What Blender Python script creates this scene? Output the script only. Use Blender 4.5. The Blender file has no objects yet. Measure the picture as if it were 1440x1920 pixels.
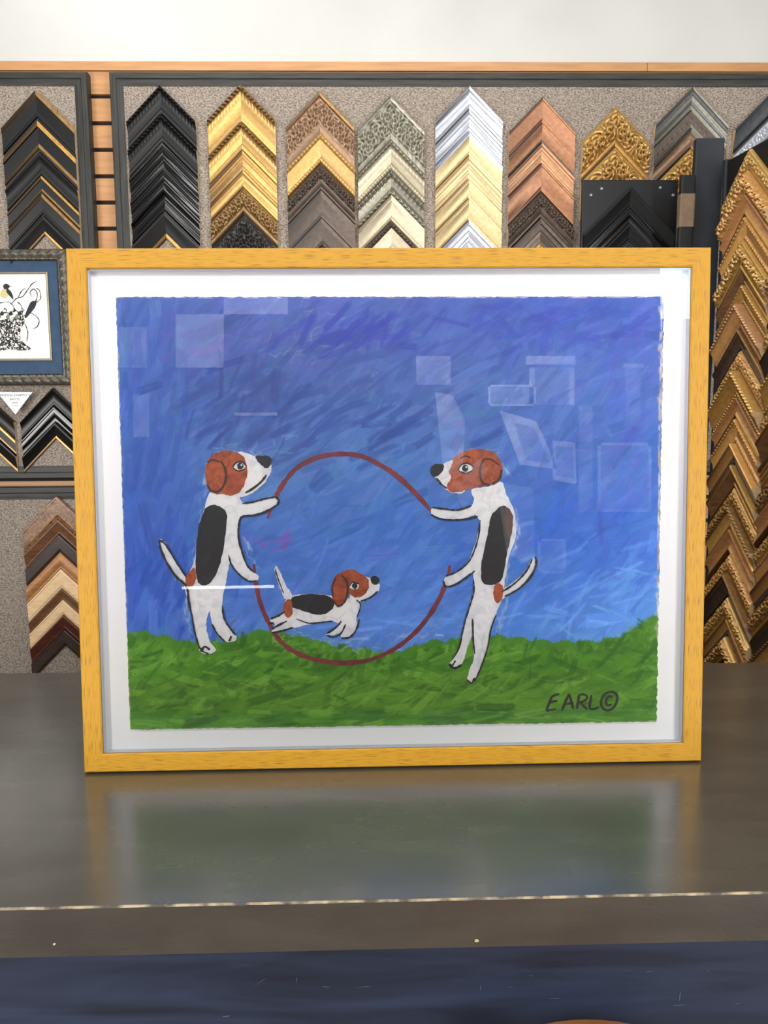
import bpy, math, random
import numpy as np
from mathutils import Vector, Matrix
from mathutils.geometry import tessellate_polygon

rnd = random.Random(7)
C = bpy.context.scene.collection
bpy.context.scene.view_settings.view_transform = 'Standard'
FPX = 1500.0
CZ = 1.43
TOPZ = 0.95
R = math.radians

# ------------------------------------------------------------------ camera geometry
def basis(pitch, roll):
    f = np.array([0, math.cos(pitch), -math.sin(pitch)])
    r = np.array([1.0, 0, 0]); u = np.cross(r, f)
    r2 = math.cos(roll)*r - math.sin(roll)*u
    u2 = math.cos(roll)*u + math.sin(roll)*r
    return r2, u2, f
CAM = np.array([0, 0, CZ])
def ray_b(b, px, py):
    return b[2] + b[0]*(px-720)/FPX + b[1]*(960-py)/FPX
def proj_b(b, P):
    d = P-CAM; w = d@b[2]
    return np.array([720+FPX*(d@b[0])/w, 960-FPX*(d@b[1])/w])
def hit_z(b, px, py, z):
    d = ray_b(b, px, py); return CAM + d*((z-CZ)/d[2])
WD = 2.55
def resid(p):
    pitch, roll, lean, h = p
    b = basis(pitch, roll)
    B1 = hit_z(b, 158, 1452, TOPZ); B2 = hit_z(b, 1315, 1430, TOPZ)
    e = (B2-B1)/np.linalg.norm(B2-B1); n = np.array([-e[1], e[0], 0])
    up = np.array([0, 0, math.cos(lean)]) + n*math.sin(lean)
    out = list(proj_b(b, B1+h*up)-np.array([122, 468])) + list(proj_b(b, B2+h*up)-np.array([1333, 468]))
    for (x0, y0, x1, y1) in ((163, 135, 178, 460), (204, 135, 222, 465)):
        d = ray_b(b, x0, y0); P = CAM + d*(WD/d[1])
        d2 = ray_b(b, x1, y1); P2 = CAM + d2*(WD/d2[1])
        Q = np.array([P[0], P[1], P2[2]])
        out.append((proj_b(b, Q)[0]-x1)*0.5)
    out.append((pitch-R(7))/R(1)*3); out.append((lean-R(3))/R(2)*3); out.append((roll-R(.33))/R(.5)*2)
    return np.array(out)
p = np.array([R(7), R(.33), R(3), .64])
for it in range(25):
    r0 = resid(p); J = np.zeros((len(r0), 4))
    for k in range(4):
        q = p.copy(); q[k] += 1e-5; J[:, k] = (resid(q)-r0)/1e-5
    p = p - np.linalg.lstsq(J, r0, rcond=None)[0]
PITCH, ROLL, LEAN, PH = p
BAS = basis(PITCH, ROLL)
def ray(px, py): return ray_b(BAS, px, py)

cam_d = bpy.data.cameras.new('camera'); cam = bpy.data.objects.new('camera', cam_d); C.objects.link(cam)
cam_d.sensor_fit = 'VERTICAL'; cam_d.sensor_height = 24; cam_d.lens = FPX*24/1920; cam_d.clip_start = .02
r_, u_, f_ = BAS
cam.matrix_world = Matrix(((r_[0], u_[0], -f_[0], 0), (r_[1], u_[1], -f_[1], 0), (r_[2], u_[2], -f_[2], CZ), (0, 0, 0, 1)))
bpy.context.scene.camera = cam

class PF:
    """a flat local frame: X along, Y away from the viewer, Z up"""
    def __init__(s, o, X, Z):
        s.o = np.array(o, float); s.X = np.array(X, float); s.Z = np.array(Z, float); s.Y = np.cross(s.Z, s.X)
        s.mat = Matrix([[s.X[i], s.Y[i], s.Z[i], s.o[i]] for i in range(3)]+[[0, 0, 0, 1]])
    def px(s, x, y, off=0.0):
        d = ray(x, y); o = s.o - s.Y*off
        t = ((o-CAM)@s.Y)/(d@s.Y); P = CAM + d*t - s.o
        return (P@s.X, P@s.Z)
    def at(s, a, b, off=0.0): return Vector(s.o + s.X*a + s.Z*b - s.Y*off)
    def rot(s): return s.mat.to_euler()
def upright(o, rz): return PF(o, (math.cos(rz), math.sin(rz), 0), (0, 0, 1))

# ------------------------------------------------------------------ materials
def L(c):
    def g(v):
        v = v/255.0
        return v/12.92 if v <= .04045 else ((v+.055)/1.055)**2.4
    return (g(c[0]), g(c[1]), g(c[2]), 1)
MATS = {}
def mat(name, c1, c2=None, sc=(1, 1, 1), ns=8, lo=.35, hi=.65, rough=.5, metal=0, bump=0, bsc=None, bns=None, coat=0, detail=4, spec=.5, dist=0.0, crev=None, rvar=None):
    if name in MATS: return MATS[name]
    m = bpy.data.materials.new(name); m.use_nodes = True; nt = m.node_tree; N = nt.nodes; K = nt.links
    bs = N['Principled BSDF']
    bs.inputs['Roughness'].default_value = rough; bs.inputs['Metallic'].default_value = metal
    bs.inputs['Specular IOR Level'].default_value = spec
    if coat: bs.inputs['Coat Weight'].default_value = coat; bs.inputs['Coat Roughness'].default_value = .2
    bs.inputs['Base Color'].default_value = L(c1)
    tc = N.new('ShaderNodeTexCoord')
    def noise(scale, nscale, det):
        mp = N.new('ShaderNodeMapping'); mp.inputs['Scale'].default_value = scale
        K.new(tc.outputs['Object'], mp.inputs['Vector'])
        nz = N.new('ShaderNodeTexNoise'); nz.inputs['Scale'].default_value = nscale; nz.inputs['Detail'].default_value = det
        nz.inputs['Distortion'].default_value = dist
        K.new(mp.outputs['Vector'], nz.inputs['Vector']); return nz.outputs['Fac']
    col = None
    if c2 is not None:
        fac = noise(sc, ns, detail)
        rp = N.new('ShaderNodeValToRGB'); rp.color_ramp.elements[0].position = lo; rp.color_ramp.elements[1].position = hi
        rp.color_ramp.elements[0].color = L(c1); rp.color_ramp.elements[1].color = L(c2)
        K.new(fac, rp.inputs['Fac']); col = rp.outputs['Color']
        if rvar:
            mr = N.new('ShaderNodeMapRange'); mr.inputs['To Min'].default_value = rvar[0]; mr.inputs['To Max'].default_value = rvar[1]
            K.new(fac, mr.inputs['Value']); K.new(mr.outputs['Result'], bs.inputs['Roughness'])
    if crev is not None:  # occlusion-like shade painted into the base colour of the creases
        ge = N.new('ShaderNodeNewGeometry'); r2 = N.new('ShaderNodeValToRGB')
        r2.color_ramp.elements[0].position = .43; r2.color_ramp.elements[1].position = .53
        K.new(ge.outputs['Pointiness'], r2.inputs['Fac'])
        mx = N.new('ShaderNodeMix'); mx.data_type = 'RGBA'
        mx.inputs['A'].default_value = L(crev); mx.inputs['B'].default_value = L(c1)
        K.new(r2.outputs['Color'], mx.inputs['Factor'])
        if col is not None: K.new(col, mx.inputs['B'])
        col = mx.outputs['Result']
    if col is not None: K.new(col, bs.inputs['Base Color'])
    if bump:
        bf = noise(bsc or sc, bns or ns, 3)
        bp = N.new('ShaderNodeBump'); bp.inputs['Strength'].default_value = bump; bp.inputs['Distance'].default_value = .003
        K.new(bf, bp.inputs['Height']); K.new(bp.outputs['Normal'], bs.inputs['Normal'])
    MATS[name] = m; return m

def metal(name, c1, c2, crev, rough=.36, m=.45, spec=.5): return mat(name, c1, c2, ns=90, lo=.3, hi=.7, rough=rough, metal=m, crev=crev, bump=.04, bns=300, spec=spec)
metal('black satin', (12, 12, 13), (17, 17, 18), (5, 5, 5), .36, 0, .35)
metal('black gloss', (8, 8, 9), (12, 12, 13), (4, 4, 4), .18, 0, .45)
metal('black matt', (10, 10, 11), (15, 15, 15), (6, 6, 6), .6, 0, .25)
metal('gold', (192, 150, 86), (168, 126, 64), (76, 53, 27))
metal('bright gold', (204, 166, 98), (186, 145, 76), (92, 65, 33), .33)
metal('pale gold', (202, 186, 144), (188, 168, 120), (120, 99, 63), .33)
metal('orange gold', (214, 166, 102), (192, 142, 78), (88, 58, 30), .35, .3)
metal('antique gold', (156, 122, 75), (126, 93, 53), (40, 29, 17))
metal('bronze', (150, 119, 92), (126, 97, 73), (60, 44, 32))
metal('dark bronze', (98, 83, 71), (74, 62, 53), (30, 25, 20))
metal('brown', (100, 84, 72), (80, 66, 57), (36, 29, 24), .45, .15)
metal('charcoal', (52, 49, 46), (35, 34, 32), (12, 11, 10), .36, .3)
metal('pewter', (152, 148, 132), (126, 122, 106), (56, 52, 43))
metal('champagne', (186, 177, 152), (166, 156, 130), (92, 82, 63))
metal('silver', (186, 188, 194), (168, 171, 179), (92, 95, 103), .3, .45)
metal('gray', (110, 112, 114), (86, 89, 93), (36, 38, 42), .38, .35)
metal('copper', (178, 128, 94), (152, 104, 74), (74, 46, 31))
metal('rose gold', (200, 154, 114), (178, 130, 92), (88, 60, 40))
mat('burl wood', (140, 100, 62), (74, 46, 27), ns=60, dist=1.5, rough=.35)
mat('brown wood', (108, 74, 48), (86, 57, 36), sc=(6, 6, 30), ns=6, rough=.4)
mat('dark wood', (52, 35, 27), (36, 25, 20), sc=(6, 6, 30), ns=6, rough=.4)
mat('caramel wood', (166, 118, 74), (146, 100, 60), sc=(6, 6, 30), ns=6, rough=.4)
mat('maple wood', (220, 190, 150), (206, 172, 128), sc=(6, 6, 30), ns=6, rough=.4)
mat('mahogany wood', (84, 42, 32), (64, 31, 25), sc=(6, 6, 30), ns=6, rough=.35)
mat('bare wood', (198, 170, 130), (178, 148, 108), sc=(3, 3, 3), ns=30, rough=.7)

# ------------------------------------------------------------------ mesh helper
class MB:
    def __init__(s): s.v = []; s.f = []; s.m = []
    def box(s, x0, x1, y0, y1, z0, z1, mi=0):
        i = len(s.v)
        s.v += [(x0, y0, z0), (x1, y0, z0), (x1, y1, z0), (x0, y1, z0), (x0, y0, z1), (x1, y0, z1), (x1, y1, z1), (x0, y1, z1)]
        for q in ((0, 3, 2, 1), (4, 5, 6, 7), (0, 1, 5, 4), (1, 2, 6, 5), (2, 3, 7, 6), (3, 0, 4, 7)):
            s.f.append(tuple(i+k for k in q)); s.m.append(mi)
    def grid(s, rows, mi=0, seg=None):
        i = len(s.v); n = len(rows[0])
        for r in rows: s.v += [tuple(q) for q in r]
        for a in range(len(rows)-1):
            for b in range(n-1):
                s.f.append((i+a*n+b, i+a*n+b+1, i+(a+1)*n+b+1, i+(a+1)*n+b)); s.m.append(seg[b] if seg else mi)
    def ngon(s, pts, mi=0):
        i = len(s.v); s.v += [tuple(q) for q in pts]; s.f.append(tuple(range(i, i+len(pts)))); s.m.append(mi)
    def poly(s, pts2, y, mi=0):
        i = len(s.v); vs = [Vector((q[0], q[1], 0)) for q in pts2]
        s.v += [(q[0], y, q[1]) for q in pts2]
        for t in tessellate_polygon([vs]): s.f.append(tuple(i+k for k in t)); s.m.append(mi)
    def ribbon(s, pts, w, y, mi=0, jit=.15, taper=True):
        n = len(pts); rows = []
        for k in range(n):
            a = pts[max(k-1, 0)]; b = pts[min(k+1, n-1)]
            dx, dz = b[0]-a[0], b[1]-a[1]; l = math.hypot(dx, dz) or 1
            t = k/(n-1); ww = w*.5*(1+rnd.uniform(-jit, jit))
            if taper: ww *= min(1, .45+5*min(t, 1-t))
            nx, nz = -dz/l*ww, dx/l*ww
            rows.append([(pts[k][0]+nx, y, pts[k][1]+nz), (pts[k][0]-nx, y, pts[k][1]-nz)])
        s.grid(rows, mi)
    def lathe(s, prof, n=32, mi=0, c=(0, 0, 0)):
        rows = []
        for k in range(n+1):
            a = 2*math.pi*k/n
            rows.append([(c[0]+r*math.cos(a), c[1]+r*math.sin(a), c[2]+z) for r, z in prof])
        s.grid(rows, mi)
    def tube(s, p0, p1, r0, r1, n=12, mi=0):
        p0 = Vector(p0); p1 = Vector(p1); d = (p1-p0).normalized(); a = d.orthogonal().normalized(); b = d.cross(a)
        rows = []
        for k in range(n+1):
            t = 2*math.pi*k/n; o = a*math.cos(t)+b*math.sin(t)
            rows.append([p0, p0+o*r0, p1+o*r1, p1])
        s.grid(rows, mi)
    def build(s, name, mats, parent=None, smooth=None, bevel=0):
        me = bpy.data.meshes.new(name); me.from_pydata(s.v, [], s.f)
        if not isinstance(mats, (list, tuple)): mats = [mats]
        for m in mats: me.materials.append(MATS[m] if isinstance(m, str) else m)
        me.polygons.foreach_set('material_index', s.m)
        if smooth is not None:
            me.polygons.foreach_set('use_smooth', [True]*len(me.polygons)); me.set_sharp_from_angle(angle=R(smooth))
        me.update()
        o = bpy.data.objects.new(name, me); C.objects.link(o)
        if parent: o.parent = parent
        if bevel:
            bv = o.modifiers.new('bevel', 'BEVEL'); bv.width = bevel; bv.segments = 2; bv.limit_method = 'ANGLE'
        return o
def smooth_pts(pts, closed=False, k=5):
    P = [np.array(q, float) for q in pts]; n = len(P); out = []
    rng = range(n) if closed else range(n-1)
    for i in rng:
        if closed: a, b, c, d = P[i-1], P[i], P[(i+1) % n], P[(i+2) % n]
        else: a, b, c, d = P[max(i-1, 0)], P[i], P[i+1], P[min(i+2, n-1)]
        for j in range(k):
            t = j/k
            out.append(.5*((2*b)+(-a+c)*t+(2*a-5*b+4*c-d)*t*t+(-a+3*b-3*c+d)*t**3))
    if not closed: out.append(P[-1])
    return [(float(q[0]), float(q[1])) for q in out]
def empty(name, loc, rot=None, label=None, cat=None, group=None):
    o = bpy.data.objects.new(name, None); C.objects.link(o); o.location = loc; o.empty_display_size = .05
    if rot is not None: o.rotation_euler = rot
    if label: tag(o, label, cat, group)
    return o
def tag(o, label, cat, group=None):
    o['label'] = label; o['category'] = cat
    if group: o['group'] = group
    return o
def struct(o): o['kind'] = 'structure'; return o
def rails(root, name, x0, x1, z0, z1, prof, mats, orn=None, nseg=1, smooth=None, y=0.0):
    """four mitred rails; prof = closed list of (inset, height towards viewer)"""
    def cor(u): return [(x0+u, z0+u), (x1-u, z0+u), (x1-u, z1-u), (x0+u, z1-u)]
    res = []
    for k in range(4):
        mb = MB(); rows = []
        ln = [x1-x0, z1-z0][k % 2]
        for j in range(nseg+1):
            t = j/nseg; row = []
            for (u, h) in prof+[prof[0]]:
                A = cor(u)[k]; B = cor(u)[(k+1) % 4]
                hh = h + (orn(u, t*ln) if orn and h > 0 else 0)
                row.append((A[0]+(B[0]-A[0])*t, y-hh, A[1]+(B[1]-A[1])*t))
            rows.append(row)
        mb.grid(rows); mb.ngon(rows[0][:-1]); mb.ngon(rows[-1][:-1][::-1])
        res.append(mb.build(name, mats[k % 2], root, smooth))
    return res

# ------------------------------------------------------------------ the setting
def wall_frame(w): return upright((0, WD, 0), w)
def zdiff(w):
    F = wall_frame(w); return F.px(1440, 120)[1]-F.px(0, 117)[1]
a, b = R(-3), R(5)
for _ in range(50):
    mid = (a+b)/2
    if zdiff(a)*zdiff(mid) <= 0: b = mid
    else: a = mid
WY = (a+b)/2 if abs(zdiff((a+b)/2)) < 1e-3 else 0
W = wall_frame(WY)
ztrim = W.px(720, 117)[1]; zslat = W.px(720, 135)[1]

mat('white plaster', (181, 181, 177), (174, 174, 170), ns=3, rough=.8, bump=.15, bns=90)
mat('tan slat', (174, 128, 82), (158, 113, 70), sc=(2, 20, 20), ns=4, rough=.5)
mat('groove', (16, 13, 11), rough=.8)
mat('floor boards', (122, 96, 72), (98, 76, 56), sc=(1, 8, 1), ns=4, rough=.4)
def place(o, F, a=0, b=0, off=0): o.location = F.at(a, b, off); o.rotation_euler = F.rot(); return o
mb = MB(); mb.box(-3.5, 3.5, .012, .16, ztrim, 3.4); wl = place(struct(mb.build('wall_back', 'white plaster')), W)
mb = MB(); mb.box(-3.5, 3.5, .012, .16, 0, ztrim, 1)
z = zslat
while z > 0.02:
    z1 = z; z0_ = max(0, z-.0765+.0125)
    mb.box(-3.5, 3.5, 0, .013, z0_, z1, 0); z -= .0765
place(struct(mb.build('wall_slatted', ['tan slat', 'groove'])), W)
xs = W.px(1213, 127)[0]
mb = MB(); mb.box(-3.5, xs-.0008, -.004, .012, zslat+.002, ztrim); mb.box(xs+.0008, 3.5, -.004, .012, zslat+.002, ztrim)
place(struct(mb.build('trim_1', 'tan slat')), W)
mb = MB(); mb.box(-4, 4, -4, 3, -.05, 0); struct(mb.build('floor', 'floor boards'))

# ------------------------------------------------------------------ counter
F1 = hit_z(BAS, 0, 1703, TOPZ); F2 = hit_z(BAS, 1440, 1672, TOPZ); BM = hit_z(BAS, 720, 1252, TOPZ)
ed = F2-F1; crz = math.atan2(ed[1], ed[0]); mid = (F1+F2)/2
K = upright((mid[0], mid[1], 0), crz)
cdep = float((BM-mid)@K.Y)
SLAB = TOPZ-K.px(720, 1780)[1]
mat('counter paint', (62, 61, 55), (52, 51, 46), sc=(1, 3, 1), ns=7, rough=.28, spec=.6, rvar=(.22, .34), coat=.9)
mat('counter edge paint', (52, 49, 43), (42, 39, 35), sc=(1, 1, 3), ns=8, rough=.42, bump=.1, bns=120)
mat('navy panel', (34, 43, 62), (18, 24, 37), sc=(1, 1, 8), ns=4, lo=.32, hi=.68, rough=.45, bump=.05, bns=40, detail=9, spec=.3, dist=.6)
mat('bare edge', (142, 128, 102), (54, 49, 42), sc=(1, 1, 1), ns=38, lo=.42, hi=.58, rough=.7)
ct = empty('countertop', K.at(0, TOPZ-SLAB), K.rot(), 'dark brown glossy countertop with a worn cream front edge', 'countertop')
mb = MB(); mb.box(-1.6, 1.6, 0, cdep, 0, SLAB); top = mb.build('slab', ['counter paint'], ct, bevel=.0012)
mb = MB(); mb.box(-1.6, 1.6, -.0012, -.0002, 0.001, SLAB-.0015); mb.build('front_edge', ['counter edge paint'], ct)
mb = MB(); x = -.8; rows = []
while x < .8:
    h0 = rnd.uniform(.0002, .0007)*(1+(rnd.random() < .06)*1.6); h1 = rnd.uniform(.0001, .0004)
    rows.append([(x, -.0014, SLAB-.0010-h0), (x, -.0010, SLAB-.0004), (x, -.0002, SLAB+.0003), (x, .0003+h1, SLAB+.0004)])
    x += rnd.uniform(.004, .016)
mb.grid(rows)
mb.build('worn_edge', 'bare edge', ct)['label'] = 'cream worn edge line'
mat('chip', (150, 135, 108), rough=.7)
for (cx, cy, s) in ((893, 1764, 5), (102, 1770, 4)):
    a_, b_ = K.px(cx, cy, .0015); s *= .0005; mb = MB()
    mb.poly([(a_+s*math.cos(t)*rnd.uniform(.5, 1.2), b_-(TOPZ-SLAB)+s*math.sin(t)*rnd.uniform(.4, 1)) for t in np.linspace(0, 6.28, 9)[:-1]], -.0015)
    mb.build('paint_chip', 'chip', ct)
RECESS = .045
cb = empty('counter_base', K.at(0, 0), K.rot(), 'dark navy painted counter front below the brown countertop', 'counter base')
mb = MB(); mb.box(-1.55, 1.55, RECESS, cdep-.03, 0.08, TOPZ-SLAB-.0005); mb.build('front_panel', 'navy panel', cb)
mb = MB(); mb.box(-1.53, 1.53, RECESS+.05, cdep-.06, 0, 0.08); mb.build('toe_kick', 'black matt', cb)
mat('scuff', (82, 90, 106), (56, 64, 82), ns=60, rough=.6)
for k in range(14):
    mb = MB()
    cx = rnd.uniform(0, 1440); cy = rnd.uniform(1815, 1910); a_, b_ = K.px(cx, cy, -RECESS+.0006)
    l = rnd.uniform(.003, .014); th = rnd.choice((0, .1, -.1, 1.5, .6)); w = rnd.uniform(.0003, .0008)
    mb.ribbon([(a_+l*t*math.cos(th), b_+l*t*math.sin(th)) for t in (-.5, -.1, .3, .5)], w, RECESS-.0006)
    mb.build('scuff_mark', 'scuff', cb)

# ------------------------------------------------------------------ bar stool (only the rim of its seat shows)
mat('honey wood', (176, 118, 64), (152, 96, 48), sc=(2, 14, 2), ns=5, rough=.35)
SR = .17
se = hit_z(BAS, 1098, 1909, .80)
st = empty('bar_stool', (se[0], se[1]-SR+.004, 0), None, 'round honey coloured wooden stool seat in front of the navy counter', 'stool')
mb = MB(); mb.lathe([(0, .765), (SR-.02, .765), (SR-.004, .772), (SR, .784), (SR-.001, .796), (SR-.006, .8), (0, .7995)], 64); mb.build('seat', 'honey wood', st, 40)
for k in range(4):
    t = math.pi/4+k*math.pi/2; mb = MB()
    mb.tube((.11*math.cos(t), .11*math.sin(t), .765), (.17*math.cos(t), .17*math.sin(t), 0), .019, .014); mb.build('leg', 'honey wood', st, 40)
for k in range(4):
    t = math.pi/4+k*math.pi/2; t2 = t+math.pi/2; rr = .11+.06*.72; mb = MB()
    mb.tube((rr*math.cos(t), rr*math.sin(t), .21), (rr*math.cos(t2), rr*math.sin(t2), .21), .01, .01); mb.build('stretcher', 'honey wood', st, 40)

# ------------------------------------------------------------------ display boards on the wall
PNL = .026
mat('linen', (156, 144, 131), (82, 74, 67), sc=(1, 1, 2.0), ns=185, lo=.35, hi=.66, rough=.9, bump=.3, bns=280, detail=3)
mat('charcoal rail across', (50, 50, 46), (30, 30, 28), sc=(2, 40, 40), ns=5, rough=.5, bump=.25, spec=.35)
mat('charcoal rail upright', (50, 50, 46), (30, 30, 28), sc=(40, 40, 2), ns=5, rough=.5, bump=.25, spec=.35)
RPROF = [(0, 0), (0, .027), (.003, .031), (.018, .031), (.021, .028), (.029, .028), (.033, .0272), (.04, .0268), (.04, 0)]
def board(label, pxl, pyt, pxr, pyb, ref):
    x0 = W.px(pxl, ref, .03)[0]; x1 = W.px(pxr, ref, .03)[0]; z1 = W.px(720, pyt, .03)[1]; z0 = W.px(720, pyb, .03)[1]
    root = empty('display_board', W.at((x0+x1)/2, z0), W.rot(), label, 'display board', 'framed linen display boards')
    w = (x1-x0)/2; h = z1-z0
    mb = MB(); mb.box(-w+.02, w-.02, -PNL, -.0005, .02, h-.02); mb.build('linen_panel', 'linen', root)
    rails(root, 'frame_rail', -w, w, 0, h, RPROF, ['charcoal rail across', 'charcoal rail upright'], smooth=30)
    return root
board('narrow linen board in charcoal frame holding black and gold samples at left', -260, 135, 163, 892, 135)
board('wide linen board in charcoal frame behind the main row of samples', 204, 135, 1720, 892, 135)
board('lower linen board in charcoal frame holding the wood samples', -260, 907, 176, 1330, 907)

# ------------------------------------------------------------------ moulding corner samples
PROFS = {
 'scoop': [(0, 1.7), (.05, 2.0), (.13, 1.9), (.19, 1.5), (.35, 1.0), (.55, .8), (.74, .8), (.8, 1.1), (.9, 1.1), (.97, .9), (1, .6)],
 'steps': [(0, 2.0), (.1, 2.1), (.16, 2.0), (.18, 1.5), (.36, 1.5), (.38, 1.2), (.52, 1.15), (.6, .8), (.76, .75), (.78, .5), (.94, .5), (1, .35)],
 'flat': [(0, 1.5), (.05, 1.75), (.12, 1.75), (.14, 1.5), (.82, 1.3), (.86, 1.1), (1, 1.0)],
 'band': [(0, 1.5), (.05, 1.85), (.19, 1.85), (.22, 1.4), (.74, 1.2), (.78, 1.45), (.88, 1.45), (.92, 1.0), (1, .9)],
 'hump': [(0, .8), (.05, 1.3), (.18, 1.9), (.34, 2.15), (.5, 2.1), (.66, 1.7), (.8, 1.2), (.84, 1.0), (.93, 1.05), (1, .7)],
 'slope': [(0, 2.1), (.08, 2.3), (.16, 2.2), (.24, 1.9), (.62, 1.15), (.8, .7), (.84, .85), (.95, .8), (1, .5)],
 'cove': [(0, 1.6), (.08, 1.8), (.16, 1.5), (.24, .9), (.4, .6), (.56, .7), (.7, 1.0), (.78, 1.4), (.88, 1.5), (.96, 1.3), (1, .9)],
}
def ornament(kind, t, s, p, bw):
    env = math.sin(math.pi*t); tau = 2*math.pi
    if kind == 'beads': return env*abs(math.sin(math.pi*s/p))**.7
    if kind == 'rope': return env*(.5+.5*math.sin(tau*(s/p+.7*t)))
    if kind == 'dentil': return (1 if (s/p) % 1 < .55 else 0)*min(1, 3*env)
    if kind == 'scroll':      # rows of counter-turning spiral leaves
        q = s/p; c = math.floor(q); sg = 1 if c % 2 else -1
        a_ = (q-c-.5)*p; b_ = (t-.5)*bw + sg*bw*.08
        r = math.hypot(a_, b_); th = math.atan2(b_, a_)
        sp = .5+.5*math.cos(tau*r/(p*.42)-sg*th)
        lf = .5+.5*math.cos(7*th+sg*r*500)
        k = min(1, r/(p*.55))
        return (sp*(1-k*.5)+lf*.6*k)*min(1, env*2.2)-.35
    if kind == 'leaf': return env*abs(math.sin(math.pi*(s/p+abs(t-.5)*1.3)))
    if kind == 'studs': return max(0, math.cos(tau*s/p))**5*env**3
    return 0
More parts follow.
